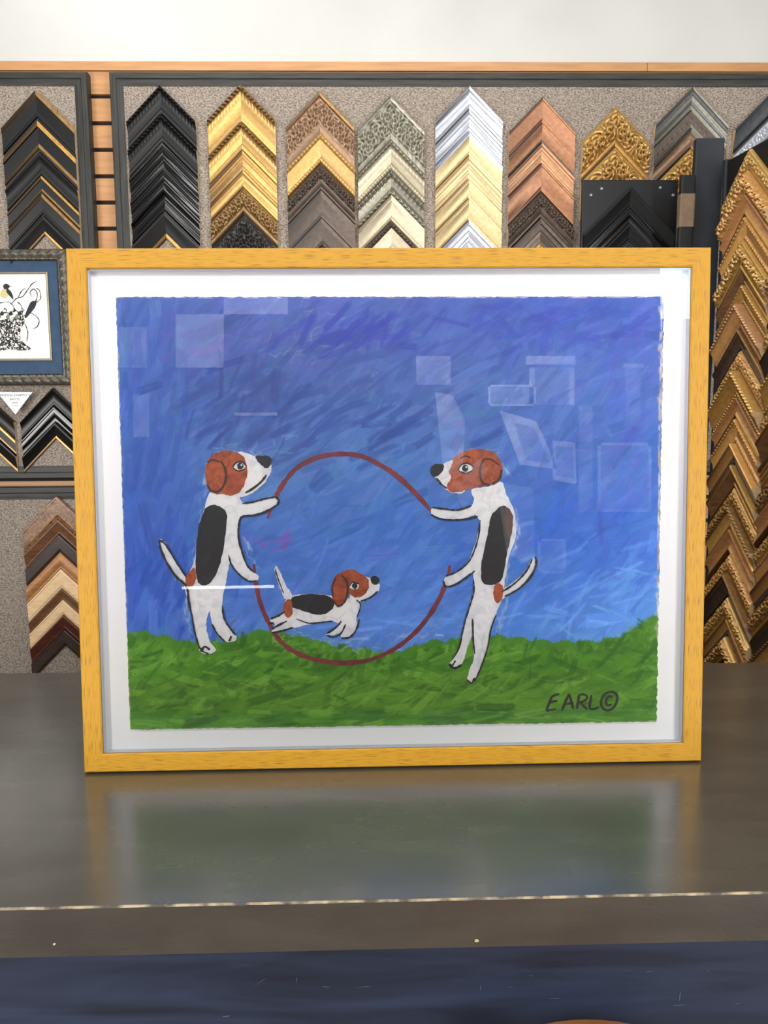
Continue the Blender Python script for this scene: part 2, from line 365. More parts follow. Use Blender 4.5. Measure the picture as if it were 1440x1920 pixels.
# style: profile, main material, [(v0, v1, material)], [(v0, v1, ornament, cm, period)], words
ST = {
 'black rope': ('scoop', 'black satin', [], [(0, .2, 'rope', .6, .013)], 'black corner sample with roped outer edge'),
 'black gloss': ('steps', 'black gloss', [], [], 'glossy black stepped corner sample'),
 'black cove': ('cove', 'black gloss', [], [], 'glossy black hollow corner sample'),
 'black gold lip': ('slope', 'black satin', [(.8, 1.01, 'gold')], [], 'black corner sample with gold inner lip'),
 'black gold edge': ('band', 'black satin', [(-.01, .22, 'antique gold')], [], 'black corner sample with gold outer edge'),
 'black two gold': ('band', 'black satin', [(-.01, .2, 'gold'), (.76, .9, 'antique gold')], [], 'black corner sample with two gold edges'),
 'black plain': ('scoop', 'black satin', [], [], 'plain satin black corner sample'),
 'black matt': ('slope', 'black matt', [], [], 'matt black corner sample'),
 'gold rope': ('scoop', 'bright gold', [(-.01, .2, 'antique gold')], [(0, .2, 'rope', .6, .013)], 'gold corner sample with roped outer edge'),
 'gold steps': ('steps', 'gold', [], [], 'stepped gold corner sample'),
 'gold scoop': ('scoop', 'bright gold', [], [], 'smooth bright gold corner sample'),
 'gold beads': ('slope', 'bright gold', [(.2, .8, 'gold')], [(0, .2, 'beads', .35, .012), (.8, 1, 'beads', .3, .01)], 'beaded bright gold corner sample'),
 'gold leafy': ('hump', 'gold', [(-.01, .4, 'bright gold')], [(.05, .85, 'scroll', .9, .042)], 'carved leafy antique gold corner sample'),
 'gold scroll': ('hump', 'gold', [], [(.1, .8, 'scroll', .55, .03)], 'scroll carved gold corner sample'),
 'bright scroll': ('hump', 'bright gold', [], [(.1, .8, 'scroll', .5, .028)], 'scroll carved bright gold corner sample'),
 'antique scroll': ('hump', 'antique gold', [], [(.05, .8, 'scroll', .55, .028)], 'scroll carved antique gold corner sample'),
 'charcoal scroll': ('hump', 'charcoal', [], [(.05, .9, 'scroll', .65, .03)], 'scroll carved charcoal corner sample'),
 'bronze scroll': ('flat', 'bronze', [(-.01, .13, 'antique gold')], [(.14, .82, 'scroll', .55, .034)], 'scroll carved bronze corner sample'),
 'dark bronze scroll': ('hump', 'dark bronze', [], [(.05, .6, 'scroll', .5, .022)], 'carved dark bronze corner sample'),
 'dark bronze plain': ('slope', 'dark bronze', [(-.01, .2, 'antique gold')], [], 'dark bronze corner sample with gold edge'),
 'brown plain': ('slope', 'brown', [], [], 'plain brown corner sample'),
 'brown beads': ('slope', 'brown', [(.8, 1.01, 'dark bronze')], [(.8, 1, 'beads', .35, .011)], 'brown corner sample with beaded lip'),
 'dark gold lip': ('steps', 'dark bronze', [(.76, 1.01, 'gold')], [(.76, 1, 'beads', .3, .01)], 'dark bronze corner sample with gold lip'),
 'pewter scroll': ('flat', 'pewter', [], [(.1, .9, 'scroll', .6, .036)], 'scroll carved pewter corner sample'),
 'pewter beads': ('scoop', 'champagne', [(-.01, .2, 'pewter')], [(0, .2, 'leaf', .4, .014), (.78, 1, 'beads', .3, .01)], 'beaded pewter corner sample'),
 'pewter dentil': ('cove', 'pewter', [], [(0, .25, 'dentil', .4, .016), (.7, 1, 'leaf', .4, .016)], 'notched pewter corner sample'),
 'champagne plain': ('slope', 'champagne', [], [], 'smooth champagne corner sample'),
 'champagne beads': ('slope', 'champagne', [(-.01, .24, 'dark bronze')], [(0, .22, 'leaf', .4, .012)], 'champagne corner sample with dark beaded edge'),
 'silver plain': ('scoop', 'silver', [], [], 'smooth bright silver corner sample'),
 'silver steps': ('steps', 'silver', [], [], 'stepped bright silver corner sample'),
 'silver gold': ('slope', 'pale gold', [(-.01, .2, 'silver')], [], 'pale gold corner sample with silver edge'),
 'pale gold': ('slope', 'pale gold', [], [], 'smooth pale gold corner sample'),
 'pale gold steps': ('steps', 'pale gold', [], [], 'stepped pale gold corner sample'),
 'copper flat': ('flat', 'copper', [], [], 'wide flat copper corner sample'),
 'copper dark': ('slope', 'copper', [(.78, 1.01, 'dark bronze')], [], 'copper corner sample with dark inner lip'),
 'copper steps': ('steps', 'rose gold', [(.1, .2, 'copper')], [], 'stepped copper corner sample'),
 'rose beads': ('slope', 'rose gold', [(.2, .6, 'orange gold')], [(0, .2, 'beads', .35, .011)], 'beaded rose gold corner sample'),
 'pewter stripes': ('steps', 'pewter', [(.16, .38, 'gray'), (.6, .78, 'gray')], [], 'striped pewter corner sample'),
 'pewter studs': ('flat', 'brown', [(-.01, .13, 'pewter'), (.84, 1.01, 'pewter')], [(.3, .7, 'studs', .4, .02)], 'brown corner sample with round studs'),
 'silver brown': ('cove', 'bronze', [(-.01, .2, 'pewter')], [], 'brown corner sample with pewter edge'),
 'gray slope': ('slope', 'gray', [], [], 'dark gray sloped corner sample'),
 'gray silver': ('flat', 'silver', [(-.01, .13, 'gray')], [(.2, .8, 'scroll', .15, .03)], 'silver corner sample with gray edge'),
 'burl': ('flat', 'burl wood', [], [], 'burl wood corner sample'),
 'brown wood': ('slope', 'brown wood', [], [], 'mid brown wood corner sample'),
 'dark wood': ('flat', 'dark wood', [], [], 'dark brown wood corner sample'),
 'caramel': ('hump', 'caramel wood', [], [], 'caramel wood corner sample'),
 'maple': ('flat', 'maple wood', [], [], 'pale maple wood corner sample'),
 'mahogany': ('slope', 'mahogany wood', [], [], 'red mahogany corner sample'),
 'orange beads': ('scoop', 'orange gold', [], [(0, .2, 'beads', .4, .012), (.78, 1, 'leaf', .3, .012)], 'beaded orange gold corner sample'),
 'orange scroll': ('hump', 'orange gold', [], [(.05, .85, 'scroll', .55, .028)], 'carved orange gold corner sample'),
 'orange plain': ('slope', 'orange gold', [(.7, 1.01, 'brown')], [], 'orange gold corner sample with brown lip'),
 'wood gold': ('cove', 'caramel wood', [(.68, 1.01, 'gold')], [], 'caramel wood corner sample with gold lip'),
 'brown gold': ('slope', 'brown wood', [(-.01, .2, 'bright gold'), (.8, 1.01, 'gold')], [], 'brown wood corner sample with gold edges'),
}
def arm(side, Wd, T, style, root, thick=1.0):
    prof_n, main, bands, orns, _ = ST[style]
    pts = PROFS[prof_n]; pr = []
    hs = min(1.0, T/.075)*.01*thick; W1 = T*.707
    for i in range(len(pts)):
        pr.append(pts[i])
        if i < len(pts)-1:
            vm = (pts[i][0]+pts[i+1][0])/2
            k = 1
            for o in orns:
                if o[0]-.01 <= vm <= o[1]+.01: k = max(2, int((pts[i+1][0]-pts[i][0])/.026)+1)
            for j in range(1, k):
                t = j/k; pr.append((pts[i][0]+(pts[i+1][0]-pts[i][0])*t, pts[i][1]+(pts[i+1][1]-pts[i][1])*t))
    names = [main]; seg = [0]
    for i in range(len(pr)-1):
        vm = (pr[i][0]+pr[i+1][0])/2; mi = 0
        for (v0, v1, m) in bands:
            if v0 <= vm <= v1:
                if m not in names: names.append(m)
                mi = names.index(m)
        seg.append(mi)
    seg.append(seg[-1]); seg[0] = seg[1] if len(seg) > 1 else 0
    names.append('bare wood' if main != 'black matt' else 'black matt')
    n = 84 if orns else 1
    mb = MB(); rows = []
    for j in range(n+1):
        x = Wd/2*j/n; row = [(side*x, 0, -x)]
        for (v, h) in pr:
            d = h*hs; s = x*1.414+v*W1       # distance along the length of the moulding
            for (v0, v1, kd, amp, per) in orns:
                if v0 <= v <= v1: d += amp*hs*ornament(kd, (v-v0)/(v1-v0), s, per, (v1-v0)*W1)
            row.append((side*x, -d, -x-v*T))
        row.append((side*x, 0, -x-T)); rows.append(row)
    mb.grid(rows, seg=seg)
    mb.ngon(rows[-1], len(names)-1)
    return mb.build('mitred_arm', names, root, 40)
NUM = 'second third fourth fifth sixth seventh eighth ninth tenth eleventh twelfth thirteenth fourteenth fifteenth sixteenth seventeenth eighteenth nineteenth twentieth twenty-first twenty-second twenty-third twenty-fourth'.split()
ORD = ['topmost']+[n_+' from top' for n_ in NUM]
def samples(F, off, a, zs, Wd, styles, phrase, thick=1.0):
    for i, s in enumerate(styles):
        T = zs[i]-zs[i+1]
        root = empty('moulding_corner_sample', F.at(a, zs[i], off), F.rot(), '%s, %s in the %s' % (ST[s][4], ORD[i], phrase), 'frame sample', 'corner samples in the '+phrase)
        for sd in (-1, 1): arm(sd, Wd, T*.97, s, root, thick*(1 if thick == 1 else (.85, 1.3, 1.05)[i % 3]))
def column(cx, xl, xr, entries, endy, phrase, off=PNL+.0005, F=W):
    a = F.px(cx, entries[0][0]+60, off+.015)[0]
    ys = [e[0] for e in entries]+[endy]
    zs = [F.px(cx, y, off+.015)[1] for y in ys]
    Wd = F.px(xr, ys[0]+100, off+.015)[0]-F.px(xl, ys[0]+100, off+.015)[0]
    samples(F, off, a, zs, Wd, [e[1] for e in entries], phrase)
column(70, 3, 139, [(168, 'black gold edge'), (226, 'black two gold'), (285, 'black plain'), (328, 'black two gold'), (362, 'black gold edge'), (405, 'black gold lip')], 440, 'leftmost upper column')
column(302, 237, 366, [(160, 'black rope'), (215, 'black rope'), (268, 'black gloss'), (312, 'black gloss'), (352, 'black cove'), (396, 'black gold lip')], 448, 'all black column')
column(452, 388, 515, [(158, 'gold rope'), (230, 'gold rope'), (282, 'gold steps'), (318, 'gold scoop'), (350, 'antique scroll'), (398, 'charcoal scroll')], 475, 'yellow gold column')
column(600, 536, 663, [(170, 'bronze scroll'), (250, 'gold beads'), (305, 'dark bronze scroll'), (358, 'brown plain'), (410, 'brown beads')], 462, 'bronze column')
column(733, 671, 796, [(178, 'pewter scroll'), (262, 'pewter beads'), (320, 'pewter dentil'), (366, 'champagne plain'), (415, 'champagne beads')], 470, 'pewter column')
column(880, 819, 945, [(160, 'silver plain'), (206, 'silver steps'), (246, 'silver gold'), (292, 'pale gold steps'), (335, 'pale gold'), (372, 'pale gold'), (414, 'silver steps')], 465, 'silver column')
column(1017, 955, 1079, [(182, 'copper flat'), (230, 'copper dark'), (268, 'copper steps'), (305, 'copper flat'), (358, 'dark bronze scroll'), (410, 'dark gold lip')], 470, 'copper column')
column(1155, 1092, 1217, [(198, 'gold leafy'), (275, 'gold leafy')], 350, 'carved gold column')
column(1298, 1230, 1366, [(162, 'pewter stripes'), (205, 'pewter studs'), (238, 'silver brown'), (278, 'gold leafy')], 345, 'striped pewter column')
column(1446, 1380, 1514, [(172, 'gray slope'), (215, 'gray silver'), (258, 'gray slope')], 300, 'gray column')
column(101, 38, 166, [(727, 'black plain'), (762, 'black gloss'), (792, 'black gold lip')], 824, 'lower black column')
column(-40, -105, 24, [(727, 'black plain'), (762, 'black two gold'), (792, 'black gold lip')], 824, 'cut off column')
column(108, 41, 174, [(930, 'burl'), (974, 'brown wood'), (1003, 'dark wood'), (1036, 'caramel'), (1068, 'maple'), (1104, 'brown wood'), (1126, 'maple'), (1154, 'mahogany'), (1182, 'dark wood')], 1212, 'wood column')

# triangular price card
mat('card', (232, 232, 230), rough=.7); mat('ink', (22, 22, 24), rough=.7)
pc = [W.px(x, y, .058) for x, y in ((-6, 735), (61, 735), (29, 777))]
card = empty('price_card', W.at(pc[2][0], pc[2][1], .058), W.rot(), 'white triangular price card pinned over the lower left samples', 'card')
loc = [(q[0]-pc[2][0], q[1]-pc[2][1]) for q in pc]
mb = MB(); i0 = [(q[0], -.0005, q[1]) for q in loc]; i1 = [(q[0], .0005, q[1]) for q in loc]
mb.ngon(i0); mb.ngon(i1[::-1])
for k in range(3): mb.ngon([i0[k], i1[k], i1[(k+1) % 3], i0[(k+1) % 3]])
mb.build('triangle', 'card', card)
mb = MB(); mb.tube((0, .031, loc[0][1]*.75), (0, -.0015, loc[0][1]*.75), .0008, .0008, 8); mb.build('pin', 'black matt', card)
def text(s, size, x, y, z, parent, name='lettering', m='ink'):
    cu = bpy.data.curves.new('t', 'FONT'); cu.body = s; cu.size = size; cu.align_x = 'CENTER'
    t = bpy.data.objects.new('t', cu); C.objects.link(t)
    me = bpy.data.meshes.new_from_object(t.evaluated_get(bpy.context.evaluated_depsgraph_get())); bpy.data.objects.remove(t)
    me.transform(Matrix.Rotation(math.pi/2, 4, 'X')); me.name = name
    me.materials.clear(); me.materials.append(MATS[m])
    o = bpy.data.objects.new(name, me); C.objects.link(o); o.location = (x, y, z); o.parent = parent; return o
hh = loc[0][1]; cx_ = (loc[0][0]+loc[1][0])/2
text('FRAMING EXAMPLE 4', .0095, cx_, -.001, hh-.013, card); text('$457.92', .009, cx_*.8, -.001, hh-.025, card); text('FRAME', .006, cx_*.5, -.001, hh-.035, card); text('GLASS', .006, cx_*.4, -.001, hh-.043, card)

# ------------------------------------------------------------------ bird print in pewter frame
mat('navy mat', (44, 68, 96), (38, 60, 86), ns=40, rough=.8); mat('paper', (226, 224, 218), rough=.7)
mat('ink gray', (214, 212, 206), (20, 20, 21), ns=170, lo=.42, hi=.5, rough=.8, dist=.8); mat('yellow ink', (190, 178, 126), rough=.8); mat('green ink', (110, 124, 108), rough=.8)
metal('aged pewter', (134, 128, 115), (104, 98, 86), (40, 37, 32), .4)
OB = .045; BO = .0275
x1 = W.px(131, 590, OB)[0]; z1 = W.px(100, 466, OB)[1]; z0 = W.px(100, 722, OB)[1]; x0 = W.px(-150, 590, OB)[0]
bf = empty('framed_print', W.at((x0+x1)/2, z0, BO), W.rot(), 'ornate pewter frame with navy mat around an ink print of birds', 'picture')
w = (x1-x0)/2; h = z1-z0
def bo(u, s): return .0035*math.sin(math.pi*min(1, u/.034))*abs(math.sin(math.pi*(s/.03+u*14)))+.001*math.sin(s*420+u*300)
rails(bf, 'frame_rail', -w, w, 0, h, [(0, 0), (0, .012), (.003, .016), (.008, .019), (.013, .021), (.018, .02), (.023, .017), (.027, .012), (.03, .013), (.034, .01), (.034, 0)], ['aged pewter', 'aged pewter'], orn=bo, nseg=110, smooth=40)
mb = MB(); mb.box(-w+.03, w-.03, -.007, -.001, .03, h-.03); mb.build('mat_board', 'navy mat', bf)
def bl(x, y):
    a_, b_ = W.px(x, y, BO+.01); return (a_-(x0+x1)/2, b_-z0)
pr = bl(85, 514); pb = bl(80, 672); ax1 = pr[0]; az1 = pr[1]; az0 = pb[1]; ax0 = -ax1
rails(bf, 'silver_fillet', ax0-.006, ax1+.006, az0-.006, az1+.006, [(0, .006), (0, .0105), (.003, .0115), (.006, .0095), (.006, .006)], ['champagne', 'champagne'])
mb = MB(); mb.box(ax0, ax1, -.0088, -.007, az0, az1); sheet = mb.build('print_sheet', 'paper', bf)
mb = MB(); yb = -.0092
def bp(pts, mi, k=4, lay=0): mb.poly(smooth_pts([bl(*q) for q in pts], True, k), yb-.0002*(mi+lay), mi)
bp([(-14, 604), (2, 600), (20, 596), (40, 592), (46, 604), (38, 622), (42, 640), (58, 655), (34, 657), (10, 656), (-6, 662), (-20, 650), (-12, 620)], 0)
def bs_(q, w=.0024, mi=1): mb.ribbon(smooth_pts([bl(*p_) for p_ in q], False, 4), w, yb-.0006, mi, .4)
for q in ([(38, 596), (48, 590), (56, 580), (66, 566), (70, 552), (64, 542), (56, 548), (60, 556)], [(44, 592), (30, 582), (22, 570), (12, 566), (-8, 570)], [(64, 568), (76, 560), (74, 545), (68, 540)], [(52, 584), (64, 590), (73, 600), (70, 612), (62, 616)], [(20, 572), (30, 560), (42, 556), (50, 546), (60, 532), (68, 528)], [(34, 558), (40, 546), (48, 540)], [(8, 606), (20, 616), (24, 640)], [(30, 604), (26, 624), (34, 648)], [(46, 606), (52, 622), (50, 640)], [(-6, 590), (10, 586), (26, 590)], [(42, 594), (40, 574), (32, 566)], [(2, 640), (14, 632), (30, 640), (44, 646)]): bs_(q)
bp([(2, 545), (8, 541), (14, 544), (16, 552), (12, 558), (5, 559), (0, 553)], 2)
bp([(6, 535), (12, 532), (18, 536), (15, 541), (8, 542)], 1, 4, 2)
bp([(14, 541), (22, 549), (25, 561), (19, 556), (12, 547)], 1, 4, 3)
bs_([(18, 537), (22, 538)], .0018)
bp([(52, 577), (57, 567), (63, 564), (68, 568), (65, 577), (58, 586), (49, 596), (46, 593)], 1)
bs_([(67, 567), (71, 566)], .0018)
for k in range(9):
    cx, cy = -2+k*5.5, 595-(k % 3)*6; bp([(cx-4, cy), (cx, cy-6), (cx+4, cy-1), (cx, cy+3)], (3, 1, 0)[k % 3])
mb.build('ink_drawing', ['ink gray', 'ink', 'yellow ink', 'green ink'], sheet)

# ------------------------------------------------------------------ right hand side: black sample panel, sticks, rack
FB = upright(W.at(0, 0, .092), WY)
xa, zb = FB.px(1092, 345, .0); xb = FB.px(1272, 345)[0]; zt = FB.px(1180, 337)[1]; zlow = FB.px(1180, 700)[1]
bpn = empty('sample_display', FB.at((xa+xb)/2, zlow), FB.rot(), 'black panel with screw heads holding nested black corner samples', 'display board')
wd = (xb-xa)/2
mb = MB(); mb.box(-wd, wd, 0.0005, .016, 0, zt-zlow); mb.build('backing_panel', 'black satin', bpn, bevel=.003)
for sx in (-1, 1):
    mb = MB(); mb.box(sx*wd*.5-.012, sx*wd*.5+.012, .016, .0645, (zt-zlow)*.35, (zt-zlow)*.45); mb.build('bracket', 'black matt', bpn)
for (x, y) in ((1238, 352), (1262, 366), (1108, 366), (1128, 354), (1258, 450)):
    q = FB.px(x, y); mb = MB(); mb.tube((q[0]-(xa+xb)/2, .001, q[1]-zlow), (q[0]-(xa+xb)/2, -.003, q[1]-zlow), .005, .003, 10); mb.build('screw', 'silver', bpn, 40)
column(1182, 1098, 1268, [(350, 'black matt'), (384, 'black gloss'), (418, 'black matt'), (446, 'black gloss')], 478, 'small black panel', off=.0, F=FB)

RK = upright((ray(1348, 700)*2.32/ray(1348, 700)[1]+CAM)*np.array([1, 1, 0]), R(-82))
zt = RK.px(1390, 286)[1]
rk = empty('sample_rack', RK.at(0, 0), RK.rot(), 'tall black rack at the right edge covered with gold samples', 'rack')
mb = MB(); mb.box(-.015, .62, .001, .03, .06, zt); mb.build('back_panel', 'black matt', rk, bevel=.004)
mb = MB(); mb.box(-.015, .64, -.02, .16, 0, .06); mb.build('foot', 'black matt', rk, bevel=.004)
mat('slate blue', (34, 38, 45), (27, 30, 36), ns=20, rough=.55, spec=.35)
mb = MB(); mb.box(-.018, -.002, -.006, .034, .06, zt+.003); mb.build('edge_strip', 'slate blue', rk, bevel=.003)
zz = RK.px(1388, 292)[1]; ra = ['bright scroll', 'orange scroll', 'wood gold', 'orange beads', 'bright scroll', 'brown gold', 'gold beads', 'rose beads', 'dark bronze plain', 'orange scroll', 'gold beads', 'wood gold', 'orange beads', 'orange plain', 'brown gold', 'gold scroll', 'gold rope', 'wood gold', 'orange scroll', 'dark bronze plain', 'bright scroll', 'orange plain', 'gold scroll']
za = [zz]; rr = random.Random(3)
for s in ra: za.append(za[-1]-rr.uniform(.05, .07))
samples(RK, .0, .116, za, .225, ra, 'far rack column', 1.3)
rb = ['bright scroll', 'orange beads', 'brown gold', 'gold steps', 'gold scroll', 'wood gold', 'bright scroll', 'dark bronze plain', 'gold beads', 'orange scroll', 'brown gold', 'gold steps', 'antique scroll', 'wood gold', 'bright scroll', 'rose beads', 'orange plain', 'gold scroll', 'dark bronze plain', 'gold rope']
zc = [zz+.02]
for s in rb: zc.append(zc[-1]-rr.uniform(.054, .076))
samples(RK, .0, .352, zc, .225, rb, 'near rack column', 1.2)

def stick(x0, x1, ytop, depth, lean, th, name, label, m):
    d = ray((x0+x1)/2, ytop); P = CAM+d*(depth/d[1]); wdt = (x1-x0)/FPX*depth
    root = empty(name, (P[0]+lean, P[1], 0), (0, 0, 0), label, 'framing stick')
    w_ = wdt/2
    def ring(z, lx): return [(lx+a_, b_, z) for a_, b_ in ((-w_, 0), (-w_, -th*.85), (-w_+.004, -th), (w_-.004, -th), (w_, -th*.85), (w_, 0))]
    r0 = ring(0, 0); r1 = ring(P[2], -lean)
    mb = MB(); mb.grid([r0+[r0[0]], r1+[r1[0]]]); mb.ngon(r1); mb.ngon(r0[::-1]); mb.build('length', m, root)
    return root, wdt, P[2], lean, ring
stick(1302, 1352, 264, 2.40, -.03, .024, 'framing_stick', 'tall slate coloured flat framing length between black panel and gold rack', 'slate blue')
tr, wt, zt_t, ln, ring = stick(1275, 1300, 332, 2.36, -.03, .02, 'framing_stick', 'thin black framing length with kraft paper band beside the black panel', 'black satin')
mat('kraft', (120, 100, 78), (104, 86, 66), ns=30, rough=.8)
zz_ = zt_t-.09
k0 = ring(zz_-.05, .03*(zz_-.05)/zt_t); k1 = ring(zz_+.04, .03*(zz_+.04)/zt_t)
gr = lambda rr_: [(q[0]+(.0012 if i_ > 2 else -.0012), q[1]+(.001 if i_ in (0, 5) else -.0012), q[2]) for i_, q in enumerate(rr_)]
mb = MB(); k0 = gr(k0); k1 = gr(k1); mb.grid([k0+[k0[0]], k1+[k1[0]]]); mb.build('kraft_band', 'kraft', tr)

# ------------------------------------------------------------------ the framed painting
B1 = hit_z(BAS, 158, 1452, TOPZ); B2 = hit_z(BAS, 1315, 1430, TOPZ)
e = (B2-B1); WF = float(np.linalg.norm(e)); e /= WF; nn = np.array([-e[1], e[0], 0])
upv = np.array([0, 0, math.cos(LEAN)])+nn*math.sin(LEAN)
lift = .034*math.sin(abs(LEAN))+.0005
P = PF((B1+B2)/2+np.array([0, 0, lift]), e, upv)
fp = empty('framed_painting', P.at(0, 0), P.rot(), 'yellow framed folk painting of beagles with a hoop standing on the counter', 'painting')
def yellow(name, sc): return mat(name, (104, 72, 18), (156, 114, 22), sc=sc, ns=6, lo=.34, hi=.47, rough=.5, bump=.12, detail=8, spec=.3)
yellow('yellow across', (7, 260, 260)); yellow('yellow upright', (260, 260, 7))
RW = .0254
rails(fp, 'frame_rail', -WF/2, WF/2, 0, PH, [(0, -.034), (0, -.0015), (.0015, 0), (RW-.0015, 0), (RW, -.0015), (RW, -.02), (RW-.004, -.034)], ['yellow across', 'yellow upright'], smooth=30)
mat('white mat', (246, 245, 246), rough=.75)
mb = MB(); mb.box(-WF/2+.02, WF/2-.02, .0135, .02, .02, PH-.02); mb.build('mat_board', 'white mat', fp)
mat('spacer', (222, 226, 236), rough=.6)
rails(fp, 'inner_spacer', -WF/2+RW-.0005, WF/2-RW+.0005, RW-.0005, PH-RW+.0005, [(0, -.0134), (0, -.0045), (.0015, -.0045), (.0015, -.0134)], ['spacer', 'spacer'])
mb = MB(); mb.box(-WF/2+.006, WF/2-.006, .0302, .033, .006, PH-.006); mb.build('backing', 'kraft', fp)
sz = (.2*math.sin(LEAN)-lift)/math.cos(LEAN)+.003
mb = MB(); mb.grid([[(-.03, .0335, PH*.62), (.03, .0335, PH*.62)], [(-.04, .2, sz), (.04, .2, sz)]]); es = mb.build('easel_strut', 'black matt', fp)
so = es.modifiers.new('s', 'SOLIDIFY'); so.thickness = .002
gm = bpy.data.materials.new('glazing'); gm.use_nodes = True; nt = gm.node_tree; nt.nodes.clear()
out = nt.nodes.new('ShaderNodeOutputMaterial'); mx = nt.nodes.new('ShaderNodeMixShader'); tr_ = nt.nodes.new('ShaderNodeBsdfTransparent'); gl = nt.nodes.new('ShaderNodeBsdfGlossy'); fr = nt.nodes.new('ShaderNodeFresnel')
fr.inputs['IOR'].default_value = 1.5; gl.inputs['Roughness'].default_value = .0
nt.links.new(fr.outputs[0], mx.inputs[0]); nt.links.new(tr_.outputs[0], mx.inputs[1]); nt.links.new(gl.outputs[0], mx.inputs[2]); nt.links.new(mx.outputs[0], out.inputs[0])
MATS['glazing'] = gm
mb = MB(); gx = WF/2-RW+.001; mb.ngon([(-gx, .003, RW-.001), (gx, .003, RW-.001), (gx, .003, PH-RW+.001), (-gx, .003, PH-RW+.001)]); mb.build('glass', 'glazing', fp)

# painted board : brush strokes laid into a colour attribute
AO = -.007
cor = [np.array(P.px(x, y, AO)) for x, y in ((217, 557), (1245, 556), (1231, 1353), (244, 1368))]
NX, NZ = 720, 560
rs = np.random.RandomState(5)
def uv(x, y):
    v = (y-557)/803.0; xl = 217+27*v; xr = 1245-14*v; return (x-xl)/(xr-xl), v
def g2(x, y): u, v = uv(x, y); return u*(NX-1), v*(NZ-1)
img = np.zeros((NZ, NX, 3))
YY, XX = np.mgrid[0:NZ, 0:NX].astype(float)
ctl = np.array([
 [(74, 106, 178), (80, 102, 180), (76, 100, 184), (68, 94, 186), (82, 108, 192)],
 [(68, 106, 186), (68, 94, 164), (74, 108, 178), (84, 118, 186), (86, 116, 196)],
 [(64, 102, 182), (86, 128, 190), (88, 130, 196), (74, 114, 190), (74, 116, 200)],
 [(58, 98, 194), (76, 120, 198), (82, 130, 208), (68, 118, 206), (74, 126, 216)],
 [(72, 116, 204), (90, 138, 214), (96, 142, 218), (88, 144, 224), (108, 166, 234)]], float)
def skyc(u, v):
    y_ = np.clip(v/.77, 0, .999)*4; x_ = np.clip(u, 0, .999)*4
    i, j = int(y_), int(x_); fy, fx = y_-i, x_-j
    return (ctl[i, j]*(1-fx)+ctl[i, j+1]*fx)*(1-fy)+(ctl[i+1, j]*(1-fx)+ctl[i+1, j+1]*fx)*fy
for i in range(NZ):
    for j in range(0, NX, 8): img[i, j:j+8] = skyc(j/NX, i/NZ)
lanes = rs.rand(4000)
def stroke(cx, cy, ln, wd, ang, col, al, dry=.3):
    rad = ln/2+wd+2
    x0, x1 = int(max(0, cx-rad)), int(min(NX, cx+rad+1)); y0, y1 = int(max(0, cy-rad)), int(min(NZ, cy+rad+1))
    if x1 <= x0 or y1 <= y0: return
    dx = XX[y0:y1, x0:x1]-cx; dy = YY[y0:y1, x0:x1]-cy
    c, s = math.cos(ang), math.sin(ang)
    cv = rs.uniform(-.004, .004)
    a_ = dx*c+dy*s; b_ = -dx*s+dy*c+cv*a_*a_
    k = ((b_+wd)*1.3).astype(int) % 37 + rs.randint(0, 3900)
    lv = lanes[k]
    la = ln/2*(.75+.25*lanes[(k*7) % 4000])
    m = np.clip((la-np.abs(a_))/2.5, 0, 1)*np.clip((wd/2-np.abs(b_))/1.2, 0, 1)*(1-dry*1.6*np.clip(lv-.3, 0, 1))*al
    shade = 1+.10*(lanes[(k*3) % 4000]-.5)
    img[y0:y1, x0:x1] = img[y0:y1, x0:x1]*(1-m[..., None])+np.array(col)*shade[..., None]*m[..., None]
for k in range(3000):
    u, v = rs.rand(), rs.rand()*.82
    c = skyc(u, v)+rs.randn()*9+rs.randn(3)*4
    ang = -.65+rs.randn()*.35
    if u < .12: ang = -1.35+rs.randn()*.3
    if v > .62 and u > .55: ang = -.5+rs.randn()*.4
    stroke(u*NX, v*NZ, rs.uniform(18, 84), rs.uniform(4, 17), ang, c, rs.uniform(.35, .8))
def accent(x, y, sx, sy, n, col, var, ln, wd, al, ang=-.6, av=.4, dry=.5):
    for k in range(n):
        gx_, gy_ = g2(x+rs.randn()*sx, y+rs.randn()*sy)
        stroke(gx_, gy_, rs.uniform(.5, 1.3)*ln, rs.uniform(.5, 1.2)*wd, ang+rs.randn()*av, np.array(col)+rs.randn()*var, al*rs.uniform(.5, 1), dry)
accent(600, 640, 90, 25, 40, (122, 132, 188), 8, 28, 3, .5)
accent(540, 650, 40, 12, 40, (196, 190, 208), 10, 15, 2, .7)
accent(600, 600, 60, 20, 18, (166, 130, 176), 10, 20, 3, .5)
accent(400, 640, 70, 30, 30, (96, 92, 178), 8, 44, 8, .5)
accent(690, 620, 60, 20, 36, (40, 62, 172), 6, 64, 9, .65)
accent(640, 760, 140, 60, 60, (48, 80, 156), 6, 74, 10, .65, -.6, .25)
accent(450, 760, 60, 60, 40, (50, 77, 148), 6, 64, 10, .65, -.9, .3)
accent(1050, 600, 110, 30, 36, (58, 80, 182), 6, 64, 10, .5, -.2, .4)
accent(1200, 780, 30, 120, 24, (92, 98, 192), 6, 50, 8, .5, -1.2, .3)
accent(330, 1100, 60, 60, 36, (42, 80, 180), 6, 54, 8, .6, -1.2, .3)
accent(290, 900, 40, 150, 40, (56, 92, 182), 8, 60, 9, .5, -1.3, .2)
accent(510, 1010, 14, 7, 10, (138, 92, 180), 6, 24, 6, .8, -.2)
accent(730, 1010, 120, 60, 40, (64, 106, 200), 7, 50, 8, .45)
accent(1120, 1110, 90, 45, 70, (128, 182, 242), 8, 48, 7, .55, -.5, .5)
accent(1060, 1000, 110, 60, 40, (58, 112, 212), 8, 60, 9, .5, -.9, .3)
accent(800, 1165, 100, 14, 44, (114, 168, 238), 8, 40, 6, .6, -.05, .2)
